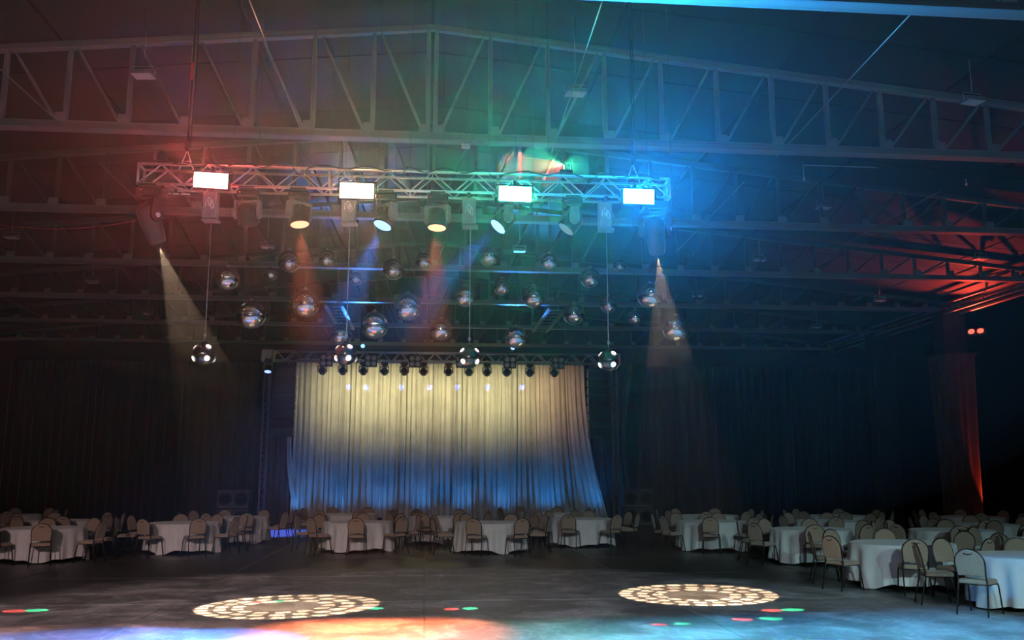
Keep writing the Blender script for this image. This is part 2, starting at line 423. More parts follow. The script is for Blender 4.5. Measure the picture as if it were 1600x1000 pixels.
# hoist chains of the lighting truss
for x, l in ((-3.5, 'black hoist chain with red tag above the red light panel'), (3.02, 'dark hoist chain above the blue light panel')):
    t = thing('hoist_chain', l, 'chain', (x, LY, LZ + LS / 2))
    zt = roof_z(x) - (LZ + LS / 2)
    MB().tube([(0, 0, .25), (.01, 0, zt)], .014, 6).build('load_chain', M_wire, t)
    MB().tube([(.03, .03, .3), (.05, .03, zt * .5), (.03, .03, zt)], .008, 5).build('slack_chain', M_wire, t)
    MB().tube([(-.1, 0, -.02), (0, 0, .27), (.1, 0, -.02)], .012, 6).build('sling', M_cable, t)
    MB().bbox((0, 0, .33), (.07, .07, .13), .02).build('hook_block', M_dark, t)
    if x < 0: MB().lathe([(.019, 1.35), (.021, 1.4), (.019, 1.62)], 8).build('red_tag', mat('red_tape', (.7, .06, .04), .5), t)
# control cable running along the truss top with loops
pts = []
for k in range(90):
    u = k / 89; xx = LX0 + .15 + (LX1 - LX0 - .3) * u
    pts.append((xx, LY - LS / 2 - .03 + .02 * math.sin(k * 1.1), LZ + LS / 2 + .02 + .03 * math.sin(k * .9) + (-.10 if k % 17 in (8, 9) else 0)))
tag(MB().tube(pts, .011, 5).build('power_cable', M_wire), 'black power cable laid along the top of the lighting truss', 'cable')
pts = [PY(-40 + 26 * k, 344 + 14 * math.sin(math.pi * (k / 10.0)), 13.3) for k in range(11)]
tag(MB().tube(pts, .008, 5).build('signal_cable', mat('red_cable', (.25, .03, .02), .5)), 'thin red cable sagging from the left edge to the truss', 'cable')

# ------------------------------------------------------------------ light fixtures
def blinder(px, py, yaw, pitch, roll, col, label):
    p = PY(px, py, 12.86)
    t = thing('light_panel', label, 'stage light', p, 0, 'four glowing light panels on the lighting truss')
    Rm = Matrix.Rotation(yaw, 4, 'Z') @ Matrix.Rotation(pitch, 4, 'X') @ Matrix.Rotation(roll, 4, 'Y')
    bd = MB().bbox((0, .07, 0), (.50, .12, .24), .015).build('housing', M_black, t); bd.matrix_local = Rm
    ln = MB().box((0, 0, 0), (.465, .006, .205)).build('led_face', emat('led_' + label[:5], BLIND[col]), t); ln.matrix_local = Rm @ Matrix.Translation((0, .006, 0))
    rim = MB()
    for s_ in (-1, 1): rim.box((0, 0, s_ * .108), (.49, .02, .012)).box((s_ * .24, 0, 0), (.014, .02, .22))
    r_ = rim.build('rim', M_black, t); r_.matrix_local = Rm
    y = MB().tube([(-.27, .07, 0), (-.27, .10, .16), (.27, .10, .16), (.27, .07, 0)], .012, 6)
    y.build('yoke', M_dark, t)
    MB().bbox((0, .12, .19), (.05, .06, .09), .01).build('clamp', M_dark, t)
blinder(329.5, 282, R(-3), R(9), R(3), 'red', 'white-hot light panel glowing red at the truss left')
blinder(557.5, 298, R(-2), R(9), R(1), 'amber', 'amber glowing light panel on the truss')
blinder(805, 303, R(3), R(9), R(0), 'green', 'green glowing light panel on the truss')
blinder(998, 307, R(8), R(9), R(-2), 'blue', 'blue glowing light panel at the truss right')

def moving_head(label, loc, target, lens=None, beam=False, group=None, rz_base=0, light=None, panoff=0):
    """hung fixture: base under the truss, yoke, tilting head with lens"""
    S = 1.28 if beam else 1.0
    t = thing('moving_head_light', label, 'stage light', loc, 0, group)
    piv = Vector((0, 0, -.335 * S)); d = (Vector(target) - (Vector(loc) + piv)).normalized()
    pan = math.atan2(-d.x, d.y) if math.hypot(d.x, d.y) > .02 else 0
    pan += panoff
    Rz = Matrix.Rotation(pan, 4, 'Z')
    bm = MB().bbox((0, 0, -.055 * S), (.30 * S, .24 * S, .10 * S), .02 * S)
    bm.bbox((0, 0, -.125 * S), (.17 * S, .17 * S, .05 * S), .02); b = bm.build('base', M_dark, t)
    cl = MB()
    for s_ in (-1, 1): cl.bbox((s_ * .09, 0, .03), (.045, .06, .09), .01).tube([(s_ * .09, -.035, .075), (s_ * .09, -.03, .11), (s_ * .09, .03, .11), (s_ * .09, .035, .075)], .009, 5)
    cl.build('clamp', M_grey, t)
    MB().bbox((0, 0, .005), (.22, LS + .1, .03), .006).build('mount_bar', M_dark, t)
    dsp = MB().box((.02, -.122 * S, -.055 * S), (.09, .004, .045)).build('display', M_black, b)
    MB().lathe([(.004, 0), (.004, .004)], 8, Matrix.Translation((-.1, -.123 * S, -.05 * S)) @ Matrix.Rotation(R(90), 4, 'X')).build('status_lamp', emat('status_red', (6, .3, .2)), b)
    # yoke: crossbar and two arms with rounded ends
    y = MB().bbox((0, 0, -.165 * S), (.36 * S, .12 * S, .045 * S), .015)
    for s_ in (-1, 1):
        out = []
        for k in range(9):
            a = math.pi + math.pi * k / 8; out.append((.075 * S * math.cos(a), piv.z + .075 * S * math.sin(a)))
        out += [(.06 * S, -.15 * S), (-.06 * S, -.15 * S)]
        y.prism([(u, v) for u, v in out], 0, s_ * .165 * S - .02 * S, s_ * .165 * S + .02 * S)
    yo = y.build('yoke', M_grey if not beam else M_dark, t); yo.matrix_local = Rz
    for s_ in (-1, 1):
        k = MB().lathe([(.028 * S, -.004), (.028 * S, .004)], 12, Matrix.Translation((s_ * .187 * S, 0, piv.z)) @ Matrix.Rotation(R(90), 4, 'Y')).build('pivot_cap', M_white if beam else M_grey, yo)
    # head (built looking along -Z)
    if beam: prof = [(.03, .22), (.10, .21), (.145, .16), (.15, .05), (.14, -.06), (.125, -.18), (.115, -.25), (.10, -.262)]
    else: prof = [(.02, .165), (.075, .155), (.115, .115), (.137, .05), (.142, -.03), (.145, -.10), (.150, -.135), (.140, -.142)]
    hd = MB().lathe([(r * S if not beam else r * 1.0, z * S * (1 if not beam else .92) - (0 if not beam else .06)) for r, z in prof], 24).build('head', M_black if not beam else M_headgrey, t)
    M4 = down_to(d).to_4x4()
    if abs(panoff) > 0: pass
    M4.translation = piv; hd.matrix_local = M4
    zl = (-.262 * S * .92 - .06) if beam else -.142 * S; rl = .078 if beam else .132 * S
    fins = MB()
    for k in range(7): fins.bbox(((k - 3) * .03 * S, .118 * S, .06 * S), (.009, .03, .10 * S), .003)
    fins.build('cooling_fins', M_dark, hd)
    MB().lathe([(rl, zl - .004), (rl * .97, zl - .008)], 24).build('lens', lens or M_black, hd)
    MB().tube([(rl * 1.04 * math.cos(2 * math.pi * k / 20), rl * 1.04 * math.sin(2 * math.pi * k / 20), zl - .004) for k in range(20)], .008 * S, 5, True).build('lens_ring', M_dark, hd)
    if light:
        src = Vector(loc) + piv + d * (abs(zl) + .05)
        spot('beam_light', src, target, parent=None, **light).parent = None
    return t
LB = LZ - LS / 2 - .03
def hang(px, py=None): p = PY(px, 310, LY); return Vector((p.x, LY, LB))
GH = 'moving head lights under the lighting truss'

def gobo(d, half):                                                   # ring-of-windows pattern wheel inside the lamp
    d.use_nodes = True; t = d.node_tree; L = t.links.new; em = next(n for n in t.nodes if n.type == 'EMISSION')
    tc = t.nodes.new('ShaderNodeTexCoord'); sp = t.nodes.new('ShaderNodeSeparateXYZ'); L(tc.outputs['Normal'], sp.inputs[0])
    def m(op, a, b=0.0, c=None):
        n = t.nodes.new('ShaderNodeMath'); n.operation = op
        for i, q in enumerate((a, b) + ((c,) if c is not None else ())):
            if isinstance(q, (int, float)): n.inputs[i].default_value = q
            else: L(q, n.inputs[i])
        return n.outputs[0]
    z = m('ABSOLUTE', sp.outputs[2]); x = m('DIVIDE', sp.outputs[0], z); y = m('DIVIDE', sp.outputs[1], z)
    r = m('DIVIDE', m('SQRT', m('ADD', m('MULTIPLY', x, x), m('MULTIPLY', y, y))), math.tan(R(half)))
    a = m('DIVIDE', m('ARCTAN2', y, x), 2 * math.pi)
    tot = None
    for r0, r1, n, ph in ((.81, .975, 26, 0), (.60, .75, 18, .3), (.41, .55, 13, .6)):
        fa = m('ABSOLUTE', m('SUBTRACT', m('FRACT', m('ADD', m('MULTIPLY', a, n), ph + 20)), .5))
        fr = m('ABSOLUTE', m('DIVIDE', m('SUBTRACT', r, (r0 + r1) / 2), r1 - r0))
        k = m('ADD', m('POWER', m('MULTIPLY', fa, 2.9), 4.0), m('POWER', m('MULTIPLY', fr, 2.1), 4.0))
        s = m('LESS_THAN', k, 1.0); tot = s if tot is None else m('MAXIMUM', tot, s)
    base = m('MULTIPLY', m('LESS_THAN', r, .985), .17)
    val = m('ADD', m('MULTIPLY', tot, 1.0), base)
    L(val, em.inputs['Strength'])
E_beam = emat('beam_lens', (6, 4.6, 3.2)); E_amber = emat('amber_lens', (2.2, .80, .46)); E_blue = emat('blue_lens', (.55, 1.3, 3.5))
warm = (1.0, .66, .40)
moving_head('large moving head casting a ring pattern from the truss left end', hang(236), PZ(440, 948, 0), E_beam, True, GH, light=dict(color=warm, watts=GOBO_W, half=13.1, blend=.05, size=.004, gobo=gobo))
moving_head('large moving head casting a ring pattern from the truss right end', hang(1022), PZ(1088, 930, 0), E_beam, True, GH, light=dict(color=warm, watts=GOBO_W, half=13.0, blend=.05, size=.004, gobo=gobo))
h = hang(388); moving_head('unlit moving head between the red panel and the amber wash light', h, h + Vector((.1, .9, -1.6)), None, False, GH, panoff=0)
moving_head('moving head shining amber straight down beside the amber panel', hang(468), PZ(530, 990, 0), E_amber, False, GH, light=dict(color=WASH_AMBER[0], watts=WASH_AMBER[1], half=15, blend=.7))
moving_head('moving head shining blue just right of the amber panel', hang(604), PZ(310, 1008, 0), E_blue, False, GH, light=dict(color=WASH_BLUE[0], watts=WASH_BLUE[1], half=13, blend=.7))
moving_head('moving head shining amber and tilted left, near the truss middle', hang(684), PZ(645, 988, 0), E_amber, False, GH, light=dict(color=WASH_AMBER[0], watts=WASH_AMBER[1], half=15, blend=.7))
moving_head('moving head shining blue below the green panel', hang(788), PZ(130, 1010, 0), E_blue, False, GH, light=dict(color=WASH_BLUE[0], watts=WASH_BLUE[1], half=12, blend=.7))
h = hang(893); moving_head('unlit moving head tilted left between green and blue panels', h, h + Vector((-.9, -.1, -1.5)), M_lens, False, GH)

# front wash: a second truss behind the viewer with four wash heads (they glint in the mirror balls)
ft = box_truss('front_truss', 'aluminium truss behind the viewer carrying the front wash lights', -7.5, 9.5, -5.0, 7.0, .29, 27, .022, .011, M_alu)
E_front = emat('front_lens', (260, 220, 205))
for x, tg, c, l, k in ((-6, (-6.5, 13, 0), (1, .68, .66), 'leftmost front wash head behind the viewer', 1.7), (-2, (-1.5, 13, 0), (1, .80, .76), 'second front wash head behind the viewer', 1.4),
                 (3, (4.5, 13, 0), (.66, .90, .98), 'third front wash head behind the viewer', 1.1), (8, (9.5, 13, 0), (.48, .92, .95), 'rightmost front wash head behind the viewer', .9)):
    moving_head(l, Vector((x, -5.0, 6.82)), tg, E_front, False, 'front wash heads behind the viewer', light=dict(color=c, watts=FRONT_W * k, half=17, blend=1, size=.12))

# winches with a loop emblem, each lowering a ball light
def winch(px, label):
    p = PY(px, 330, LY + .02); p.z = LB - .02
    t = thing('winch', label, 'winch', p, R(-4), 'four winches with a white loop emblem')
    MB().bbox((0, 0, -.20), (.20, .15, .40), .012).build('shell', M_winch, t)
    MB().bbox((.015, 0, -.425), (.23, .18, .035), .008).build('bottom_plate', M_grey, t)
    MB().bbox((0, 0, .03), (.06, .06, .08), .01).build('clamp', M_dark, t)
    MB().bbox((0, -.02, .02), (.05, LS + .1, .03), .006).build('mount_bar', M_dark, t)
    def loop(cx, cz, a, b, rot):
        pts = []
        for k in range(20):
            q = 2 * math.pi * k / 20; u, v = a * math.cos(q), b * math.sin(q); pts.append((cx + u * math.cos(rot) - v * math.sin(rot), -.078, cz + u * math.sin(rot) + v * math.cos(rot)))
        return MB().tube(pts, .010, 5, True)
    loop(.005, -.165, .022, .062, R(12)).build('emblem_loop', M_white, t); loop(.035, -.20, .022, .062, R(12)).build('emblem_loop', M_white, t)
    e = MB().box((-.048, -.078, -.20), (.014, .006, .062)).box((-.048, -.078, -.145), (.014, .006, .016)); e.build('emblem_bar', M_white, t)
    return p
E_port = [emat('port_white', (4.5, 4.2, 3.4)), emat('port_pink', (5, 3.2, 2.9))]
def ball_light(wp, py, label):
    x, y = wp.x + .02, wp.y; q = PY(proj((x, y, 3.6))[0], py, y); z = q.z; r = .15
    t = thing('ball_light', label, 'stage light', (x, y, z), random.uniform(0, 1), 'four ball lights hanging from the winches')
    MB().sphere((0, 0, 0), r, 32, 20).build('shell', M_ballshell, t)
    dirs = [(math.cos(a) * math.cos(e), math.sin(a) * math.cos(e), math.sin(e)) for e, n, o in ((R(40), 3, 0.9), (R(-25), 4, 0.2)) for a in [2 * math.pi * k / n + o for k in range(n)]]
    for i, d in enumerate(dirs):
        M4 = down_to(d).to_4x4(); M4.translation = Vector(d) * (r - .012)
        po = MB().lathe([(.050, .0), (.050, -.02), (.042, -.022)], 16).build('port', M_cable, t); po.matrix_local = M4
        MB().lathe([(.036, -.022), (.030, -.027)], 14).build('lens', E_port[i < 3], po)
    MB().lathe([(.05, r - .012), (.05, r + .012), (.03, r + .03), (.012, r + .035)], 16).build('cap', M_dark, t)
    MB().lathe([(.012, r + .09), (.02, r + .1), (.02, r + .14), (.008, r + .15)], 10).build('connector', M_cable, t)
    MB().tube([(0, 0, r + .03), (0, 0, wp.z - .38 - z)], .0065, 6).build('hanging_cable', M_cable, t)
    return Vector((x, y, z))
BW = []
for px, by, lw, lb in ((329, 554, 'winch with loop emblem under the red light panel', 'leftmost ball light, hanging alone left of the curtain'),
                       (545, 554, 'winch with loop emblem under the amber light panel', 'pinkish ball light hanging over the left of the curtain'),
                       (733, 559, 'winch with loop emblem left of the green light panel', 'ball light hanging before the middle of the curtain'),
                       (945, 564, 'winch with loop emblem left of the blue light panel', 'rightmost ball light, hanging by the stage truss end')):
    wp = winch(px, lw); BW.append(ball_light(wp, by, lb))

# red and green dots thrown on the floor by the ball lights, on the roof by the effect box
RED, GREEN = (1, .10, .08), (.06, 1, .42)
def dots(src, tg, half=1.9, k=1.0):
    a, b = tg
    for q, c in ((a, RED), (b, GREEN)):
        d = (q - src).normalized(); s0 = src + d * .2; L = (q - s0).length
        spot('dot_beam', s0, q, c, DOT_W * k * (L / 5) ** 2, half, .25, .01)
def fl2(x, y, s=15): return PZ(x - s, y + .8, 0), PZ(x + s, y - .3, 0)
dots(BW[0], fl2(40, 954, 17)); dots(BW[1], fl2(572, 951, 15)); dots(BW[1], fl2(420, 940, 14), 1.6); dots(BW[2], fl2(720, 951, 15))
dots(BW[3], fl2(1048, 975, 18)); dots(BW[3], fl2(1182, 967, 22), 2.1); dots(BW[3], fl2(1222, 953, 16))
FX = PY(884, 258, LY)
dots(FX, (PZ(806, 258, 9.7), PZ(838, 250, 9.7)), 2.2, 5.0); dots(FX, (PZ(858, 268, 9.6), PZ(900, 262, 9.6)), 2.0, 5.0)

# red-green effect light box on top of the truss
t = thing('effect_box', 'small black effect light box with looped cables on the truss top', 'box', PY(884, 271, LY))
MB().bbox((0, 0, 0), (.2, .12, .09), .01).build('box_body', M_black, t)
for k in range(3): MB().tube([(-.04 + .04 * k, 0, .04), (-.05 + .04 * k, 0, .12), (-.02 + .04 * k, 0, .15), (.01 + .04 * k, 0, .12), (.02 + .04 * k, 0, .04)], .007, 5).build('cable_loop', M_wire, t)

# ------------------------------------------------------------------ mirror balls
BALLS = [(355, 435, 37), (423, 428, 21), (452, 408, 35), (511, 404, 28), (392, 492, 45), (477, 474, 44), (556, 435, 21), (615, 420, 34), (662, 408, 27), (764, 400, 31), (858, 408, 26),
         (968, 415, 20), (922, 434, 32), (784, 448, 27), (834, 464, 35), (727, 463, 33), (637, 479, 43), (585, 508, 43), (532, 523, 35), (689, 515, 34), (806, 527, 35), (897, 491, 34),
         (951, 476, 27), (992, 496, 21), (1016, 462, 40), (1056, 513, 42)]
BL = ['leftmost upper mirror ball, just right of the first winch cable', 'small mirror ball between two larger ones at the upper left', 'mirror ball directly under the leftmost amber-lit head', 'mirror ball fourth along the top row from the left',
      'large mirror ball lowest at the far left', 'large mirror ball between the first and second winch cables', 'tiny mirror ball beside the amber panel winch cable', 'mirror ball under the blue wash light', 'mirror ball under the left-tilted amber light',
      'mirror ball under the blue light below the green panel', 'mirror ball in the top row right of the green panel', 'tiny mirror ball top right, under the blue panel', 'mirror ball left of the fourth winch cable, upper right',
      'mirror ball just right of the third winch cable, upper', 'mirror ball with twin blue beams behind it at the right', 'mirror ball crossed by the third winch cable', 'large mirror ball in the middle of the cluster', 'large mirror ball above the pinkish ball light',
      'mirror ball touching the pinkish ball light', 'mirror ball upper left of the middle ball light', 'lowest mirror ball right of the middle ball light', 'mirror ball lower left of the fourth winch cable', 'mirror ball crossed by the fourth winch cable',
      'tiny mirror ball lower left of the two large rightmost balls', 'large mirror ball under the right ring-pattern head', 'large mirror ball lowest at the far right']
sph = MB().sphere((0, 0, 0), 1, 56, 36).mesh('mirror_shell', M_chrome)
for i, (px, py, dp) in enumerate(BALLS):
    Y = (14.3, 17.6, 15.2, 18.4, 16.9)[i * 3 % 5] + .25 * math.sin(i * 2.3)
    if dp > 38: Y = 14.5 + .3 * math.sin(i)
    p = PY(px, py, Y); dist = (p - Vector((0, 0, CAMZ))).dot(_fw); r = dp / 2 / FPX * dist
    t = thing('mirror_ball', BL[i], 'mirror ball', p, 0, 'mirror balls hung in a cloud over the dance floor')
    o = inst('mirror_shell', sph, t); o.scale = (r, r, r)
    MB().lathe([(r * .22, r * .965), (r * .2, r * 1.02), (r * .07, r * 1.05), (r * .06, r * 1.16)], 14).build('collar', M_cable, t)
    MB().tube([(0, 0, r * 1.1), (0, 0, roof_z(p.x) - p.z)], .0028, 5).build('hanging_wire', M_steel_shade, t)

# ------------------------------------------------------------------ floodlights hung below the roof
FLOODS = [(224, 119, 'floodlight hanging at the upper left corner'), (899, 147, 'floodlight hanging above the blue haze'), (1520, 160, 'floodlight hanging at the upper right corner'), (1287, 325, 'floodlight hanging in front of the second right-hand truss'),
          (418, 387, 'small floodlight left of the amber winch'), (812, 393, 'small floodlight below the green panel'), (18, 372, 'floodlight hanging at the left edge'), (144, 442, 'dim floodlight hanging at the left, below the second truss'),
          (1187, 407, 'dim floodlight right of the mirror balls'), (1533, 405, 'dim floodlight above the red-lit roof'), (1090, 463, 'dim bluish floodlight right of the large mirror balls'), (1375, 470, 'dim floodlight beside the red-lit roof patch'),
          (231, 491, 'small far floodlight with a blue glint, left'), (1277, 512, 'small far floodlight at the right')]
def flood():
    t = thing('floodlight', '', 'floodlight')
    MB().bbox((0, 0, .035), (.36, .27, .07), .012).build('housing', M_grey, t)
    MB().box((0, 0, -.004), (.33, .24, .008)).build('lens', M_lens, t)
    MB().box((0, 0, -.010), (.17, .20, .006)).build('led_plate', M_white, t)
    MB().tube([(-.19, 0, .03), (-.19, 0, .17), (.19, 0, .17), (.19, 0, .03)], .009, 6).build('bracket', M_cable, t)
    MB().tube([(0, 0, .17), (0, 0, .7)], .006, 5).build('drop_rod', M_cable, t)
    return t
f0 = flood()
for i, (px, py, l) in enumerate(FLOODS):
    o = f0 if i == 0 else copy_tree(f0)
    p = PZ(px, py, 8.5)
    for _ in range(4): p = PZ(px, py, min(8.5, roof_z(p.x) - .75))
    o.location = p; o['label'] = l; o['group'] = 'floodlights hanging below the roof'; o.rotation_euler = (0, 0, R((-6, 4, 10, 8, 0, 3)[i % 6]))
    for c in o.children:
        if c.name.startswith('drop_rod'): c.scale.z = max(.2, (roof_z(p.x) - p.z) / .7)
t = thing('junction_box', 'small pale box on the underside of the first roof truss', 'box', (PZ(728, 224, 7.88).x, 16.02, 7.83))
MB().bbox((0, 0, 0), (.15, .06, .085), .01).build('box_body', M_lens, t); MB().tube([(0, 0, .04), (0, 0, .1)], .012, 6).build('stem', M_dark, t)

# ------------------------------------------------------------------ stage: curtain, heads, blinders, speakers
def drape(name, label, x0, x1, y, z0, z1, m, folds, amp, seed, cat='curtain', lean=0.0, swag=0.0, group=None, lean1=None):
    lean1 = lean if lean1 is None else lean1
    rnd = random.Random(seed); n = folds * 10; nz = 14; vs = []
    ph = []; acc = 0
    for k in range(n + 1): acc += rnd.uniform(.55, 1.45); ph.append(acc)
    ph = [2 * math.pi * folds * q / acc for q in ph]; am = [amp * rnd.uniform(.55, 1.3) for _ in range(folds + 2)]
    for j in range(nz + 1):
        v = j / nz
        for k in range(n + 1):
            u = k / n; a = am[int(u * folds)] * (.75 + .5 * v)
            x = x0 + (x1 - x0) * u + (lean + (lean1 - lean) * u) * v * v + .02 * math.sin(ph[k] * .5 + 3 * v)
            sw = swag * math.sin(math.pi * v) * (u if swag > 0 else (1 - u))
            q_ = ph[k] + .5 * math.sin(v * 2.5 + u * 5)
            vs.append((x - sw, y + a * (1 - 2 * abs(math.sin(q_ / 2)) ** .7) + .25 * a * math.sin(2.3 * ph[k] + v), z1 + (z0 - z1) * v))
    fs = [(j * (n + 1) + k, j * (n + 1) + k + 1, (j + 1) * (n + 1) + k + 1, (j + 1) * (n + 1) + k) for j in range(nz) for k in range(n)]
    bm = MB().add(vs, fs, True); o = bm.build(name, m)
    sm = o.modifiers.new('thickness', 'SOLIDIFY'); sm.thickness = .012
    return tag(o, label, cat, group)
CUY = 40.4
cuts = [-5.65, -3.3, -.9, 1.5, 3.9, 6.0]
cl = ['leftmost pale satin drop of the lit stage curtain', 'second drop from the left of the lit stage curtain', 'middle drop of the lit stage curtain', 'second drop from the right of the lit stage curtain', 'rightmost yellow-lit drop of the stage curtain']
for i in range(5): drape('stage_curtain', cl[i], cuts[i], cuts[i + 1] - .01, CUY, .03, 6.95, M_curtain, 10, .20, 20 + i, lean1=(.45 if i == 4 else 0), group='drops of the lit stage curtain')
drape('stage_curtain', 'right end drop of the stage curtain leaning outward, orange light on top', 6.0, 6.9, CUY, .03, 6.95, M_curtain, 5, .15, 33, lean=.45, lean1=1.0, group='drops of the lit stage curtain')
drape('side_drape', 'dark drape hanging in loose swags right of the stage curtain', 7.2, 9.3, CUY + .5, .03, 6.9, M_side, 7, .16, 41, swag=.5)
drape('side_drape', 'narrow dark drape gathered left of the stage curtain', -6.9, -5.75, CUY + .25, .03, 6.9, M_side, 5, .12, 42)
drape('curtain_strip', 'narrow curtain edge trailing to the floor at the left of the stage', -5.9, -5.7, CUY - .25, .03, 3.6, M_curtain, 2, .05, 44, lean=.55)
for i, (a, b) in enumerate(((-14.2, -10.6), (-10.6, -7.0), (9.4, 13.0), (13.0, 16.6), (16.6, 20.2), (-17.8, -14.2))):
    drape('black_drape', ['black backdrop drape at the far left of the stage', 'black backdrop drape just left of the stage', 'black backdrop drape just right of the stage', 'second black backdrop drape right of the stage', 'black backdrop drape near the pillar', 'black backdrop drape at the left edge of the hall end'][i],
          a, b, CUY + .9, .03, 6.9, M_drape, 10, .08, 60 + i, 'drape', group='black backdrop drapes')

GS = 'moving heads on the stage truss'
SB = SZ - SS / 2 - .03
def shang(px): p = PY(px, 566, SY); return Vector((p.x, SY, SB))
HX = [504, 536, 568, 601, 632, 662, 701, 733, 761, 792, 828, 866]
words = ['first', 'second', 'third', 'fourth', 'fifth', 'sixth', 'seventh', 'eighth', 'ninth', 'tenth', 'eleventh', 'last']
for i, px in enumerate(HX):
    q = shang(px); tx = q.x + (.5 if i == 11 else 0)
    colr = (1, .84, .40) if i < 11 else (1, .55, .25)
    moving_head('%s small moving head from the left on the stage truss' % words[i], q, (tx, CUY, 5.3), None, False, GS, light=dict(color=colr, watts=CURTAIN_W, half=42, blend=1, size=.08))
    if i in (1, 2, 4, 5, 7, 8, 10):
        s0 = q + Vector((.1, .45, -.4)); p2 = PY((545, 572, 627, 672, 713, 762, 815)[(1, 2, 4, 5, 7, 8, 10).index(i)], 606, CUY)
        spot('blue_pin', s0, p2, (.12, .22, 1), 900, 2.6, .3, .01)
def four_eye(px, label):
    q = shang(px); t = thing('blinder_light', label, 'stage light', (q.x + .09, SY - .34, SZ - .2), 0, 'square blinders on the stage truss')
    MB().bbox((0, 0, 0), (.48, .14, .48), .02).build('housing', M_black, t)
    for a in (-1, 1):
        for b in (-1, 1):
            o = MB().lathe([(.098, 0), (.095, .012), (.07, .004)], 18, Matrix.Translation((a * .115, -.072, b * .115)) @ Matrix.Rotation(R(90), 4, 'X')).build('lamp', M_reflector, t)
            MB().sphere((a * .115, -.085, b * .115), .022, 10, 6).build('bulb', M_lens, o)
    MB().tube([(-.26, .03, 0), (-.26, .06, .3), (.26, .06, .3), (.26, .03, 0)], .012, 6).build('yoke', M_dark, t)
for i, px in enumerate((508, 577, 645, 718, 792, 867)): four_eye(px, ['first', 'second', 'third', 'fourth', 'fifth', 'last'][i] + ' square four-lamp blinder from the left on the stage truss')
moving_head('moving head with blue glint at the left corner of the stage truss', Vector((SX0 + .12, SY - .55, SB)), (-6.2, 34.3, 0), emat('violet_lens', (.6, .9, 4)), False, GS, light=dict(color=(.10, .16, 1), watts=9000, half=24, blend=.5, size=.08))

for x, tg, l in ((-2.6, (-2.6, 29, 8.5), 'left blue spotlight on top of the stage truss'), (3.4, (3.6, 29, 8.5), 'right blue spotlight on top of the stage truss')):
    t = thing('roof_spotlight', l, 'stage light', (x, SY, SZ + SS / 2 + .06), 0, 'blue spotlights lighting the roof beams'); p = Vector(t.location) + Vector((0, 0, .16)); d = (Vector(tg) - p).normalized(); M4 = down_to(d).to_4x4(); M4.translation = (0, 0, .16)
    MB().bbox((0, 0, -.02), (.24, SS + .06, .04), .006).build('foot', M_dark, t)
    b = MB().lathe([(.05, .11), (.09, .09), (.10, -.08), (.09, -.09)], 16).build('can', M_black, t); b.matrix_local = M4
    MB().lathe([(.08, -.091), (.075, -.096)], 14).build('lens', E_blue, b)
    for q in (-.12, .12): MB().tube([(q, 0, -.01), (q, 0, .16), (q * .8, 0, .16)], .008, 5).build('bracket', M_dark, t)
    spot('roof_beam_light', p + d * .15, tg, (.04, .22, 1), 5200, 14, .8, .06)

cab = MB().prism([(-.24, -.16), (.2, -.12), (.2, .12), (-.24, .16)], 0, -.41, .41).mesh('cabinet', M_black)
for x, n, l in ((-5.6, 8, 'black line array loudspeaker hanging at the left of the curtain'), (6.9, 8, 'black line array loudspeaker hanging at the right of the curtain')):
    t = thing('line_array', l, 'loudspeaker', (x, SY + .25, 6.25))
    for k in range(n):
        o = inst('cabinet', cab, t, (0, -.02 * k * k * .1, -.2 - .345 * k)); o.rotation_euler = (R(-1.2 * k), 0, 0)
        MB().box((0, -.245, 0), (.76, .01, .26)).build('grille', M_dark, o)
        MB().box((-.40, -.20, .13), (.03, .05, .03)).build('rigging_pin', M_cable, o)
    MB().bbox((0, 0, .02), (.8, .5, .05), .01).build('fly_frame', M_dark, t); MB().tube([(0, 0, .04), (0, 0, .5)], .02, 6).build('hoist', M_dark, t)
for x, l in ((-7.6, 'stack of black subwoofers left of the stage'), (8.7, 'stack of black subwoofers right of the stage')):
    for k in range(2):
        t = thing('subwoofer', ('lower' if k == 0 else 'upper') + ' black subwoofer ' + ('left' if x < 0 else 'right') + ' of the stage curtain', 'loudspeaker', (x, 38.6, k * .72), 0, 'subwoofers beside the stage')
        MB().bbox((0, 0, .355), (1.25, .8, .7), .02).build('body', M_black, t)
        for s_ in (-1, 1):
            MB().lathe([(.27, 0), (.26, .02), (.1, -.03)], 20, Matrix.Translation((s_ * .31, -.40, .36)) @ Matrix.Rotation(R(90), 4, 'X')).build('cone', M_dark, t)
        MB().box((0, -.405, .03), (1.2, .01, .02)).build('trim', M_grey, t)

# blue floor uplights washing the curtain
for i, x in enumerate((-5.3, -3.6, -1.9, -.2, 1.5, 3.3, 5.2, 7.4)):
    t = thing('uplight', '%s blue floor uplight from the left at the curtain foot' % words[i], 'uplight', (x, CUY - 1.3, 0), 0, 'blue floor uplights at the curtain foot')
    d = Vector((0, 1.1, 2.3)).normalized(); M4 = down_to(d).to_4x4(); M4.translation = (0, 0, .17)
    MB().bbox((0, 0, .012), (.26, .2, .024), .006).build('foot', M_dark, t)
    b = MB().lathe([(.06, .12), (.10, .10), (.11, -.09), (.10, -.1)], 18).build('can', M_black, t); b.matrix_local = M4
    MB().lathe([(.09, -.101), (.085, -.106)], 16).build('lens', emat('up_lens', (.3, .8, 4)), b)
    MB().tube([(-.13, 0, .02), (-.13, 0, .17), (-.11, 0, .17)], .008, 5).tube([(.13, 0, .02), (.13, 0, .17), (.11, 0, .17)], .008, 5).build('bracket', M_dark, t)
    s0 = Vector((x, CUY - 1.3, .17)) + d * .17
    spot('up_beam', s0, s0 + d, (.02, .30, 1), UP_W, 55, .9, .08)

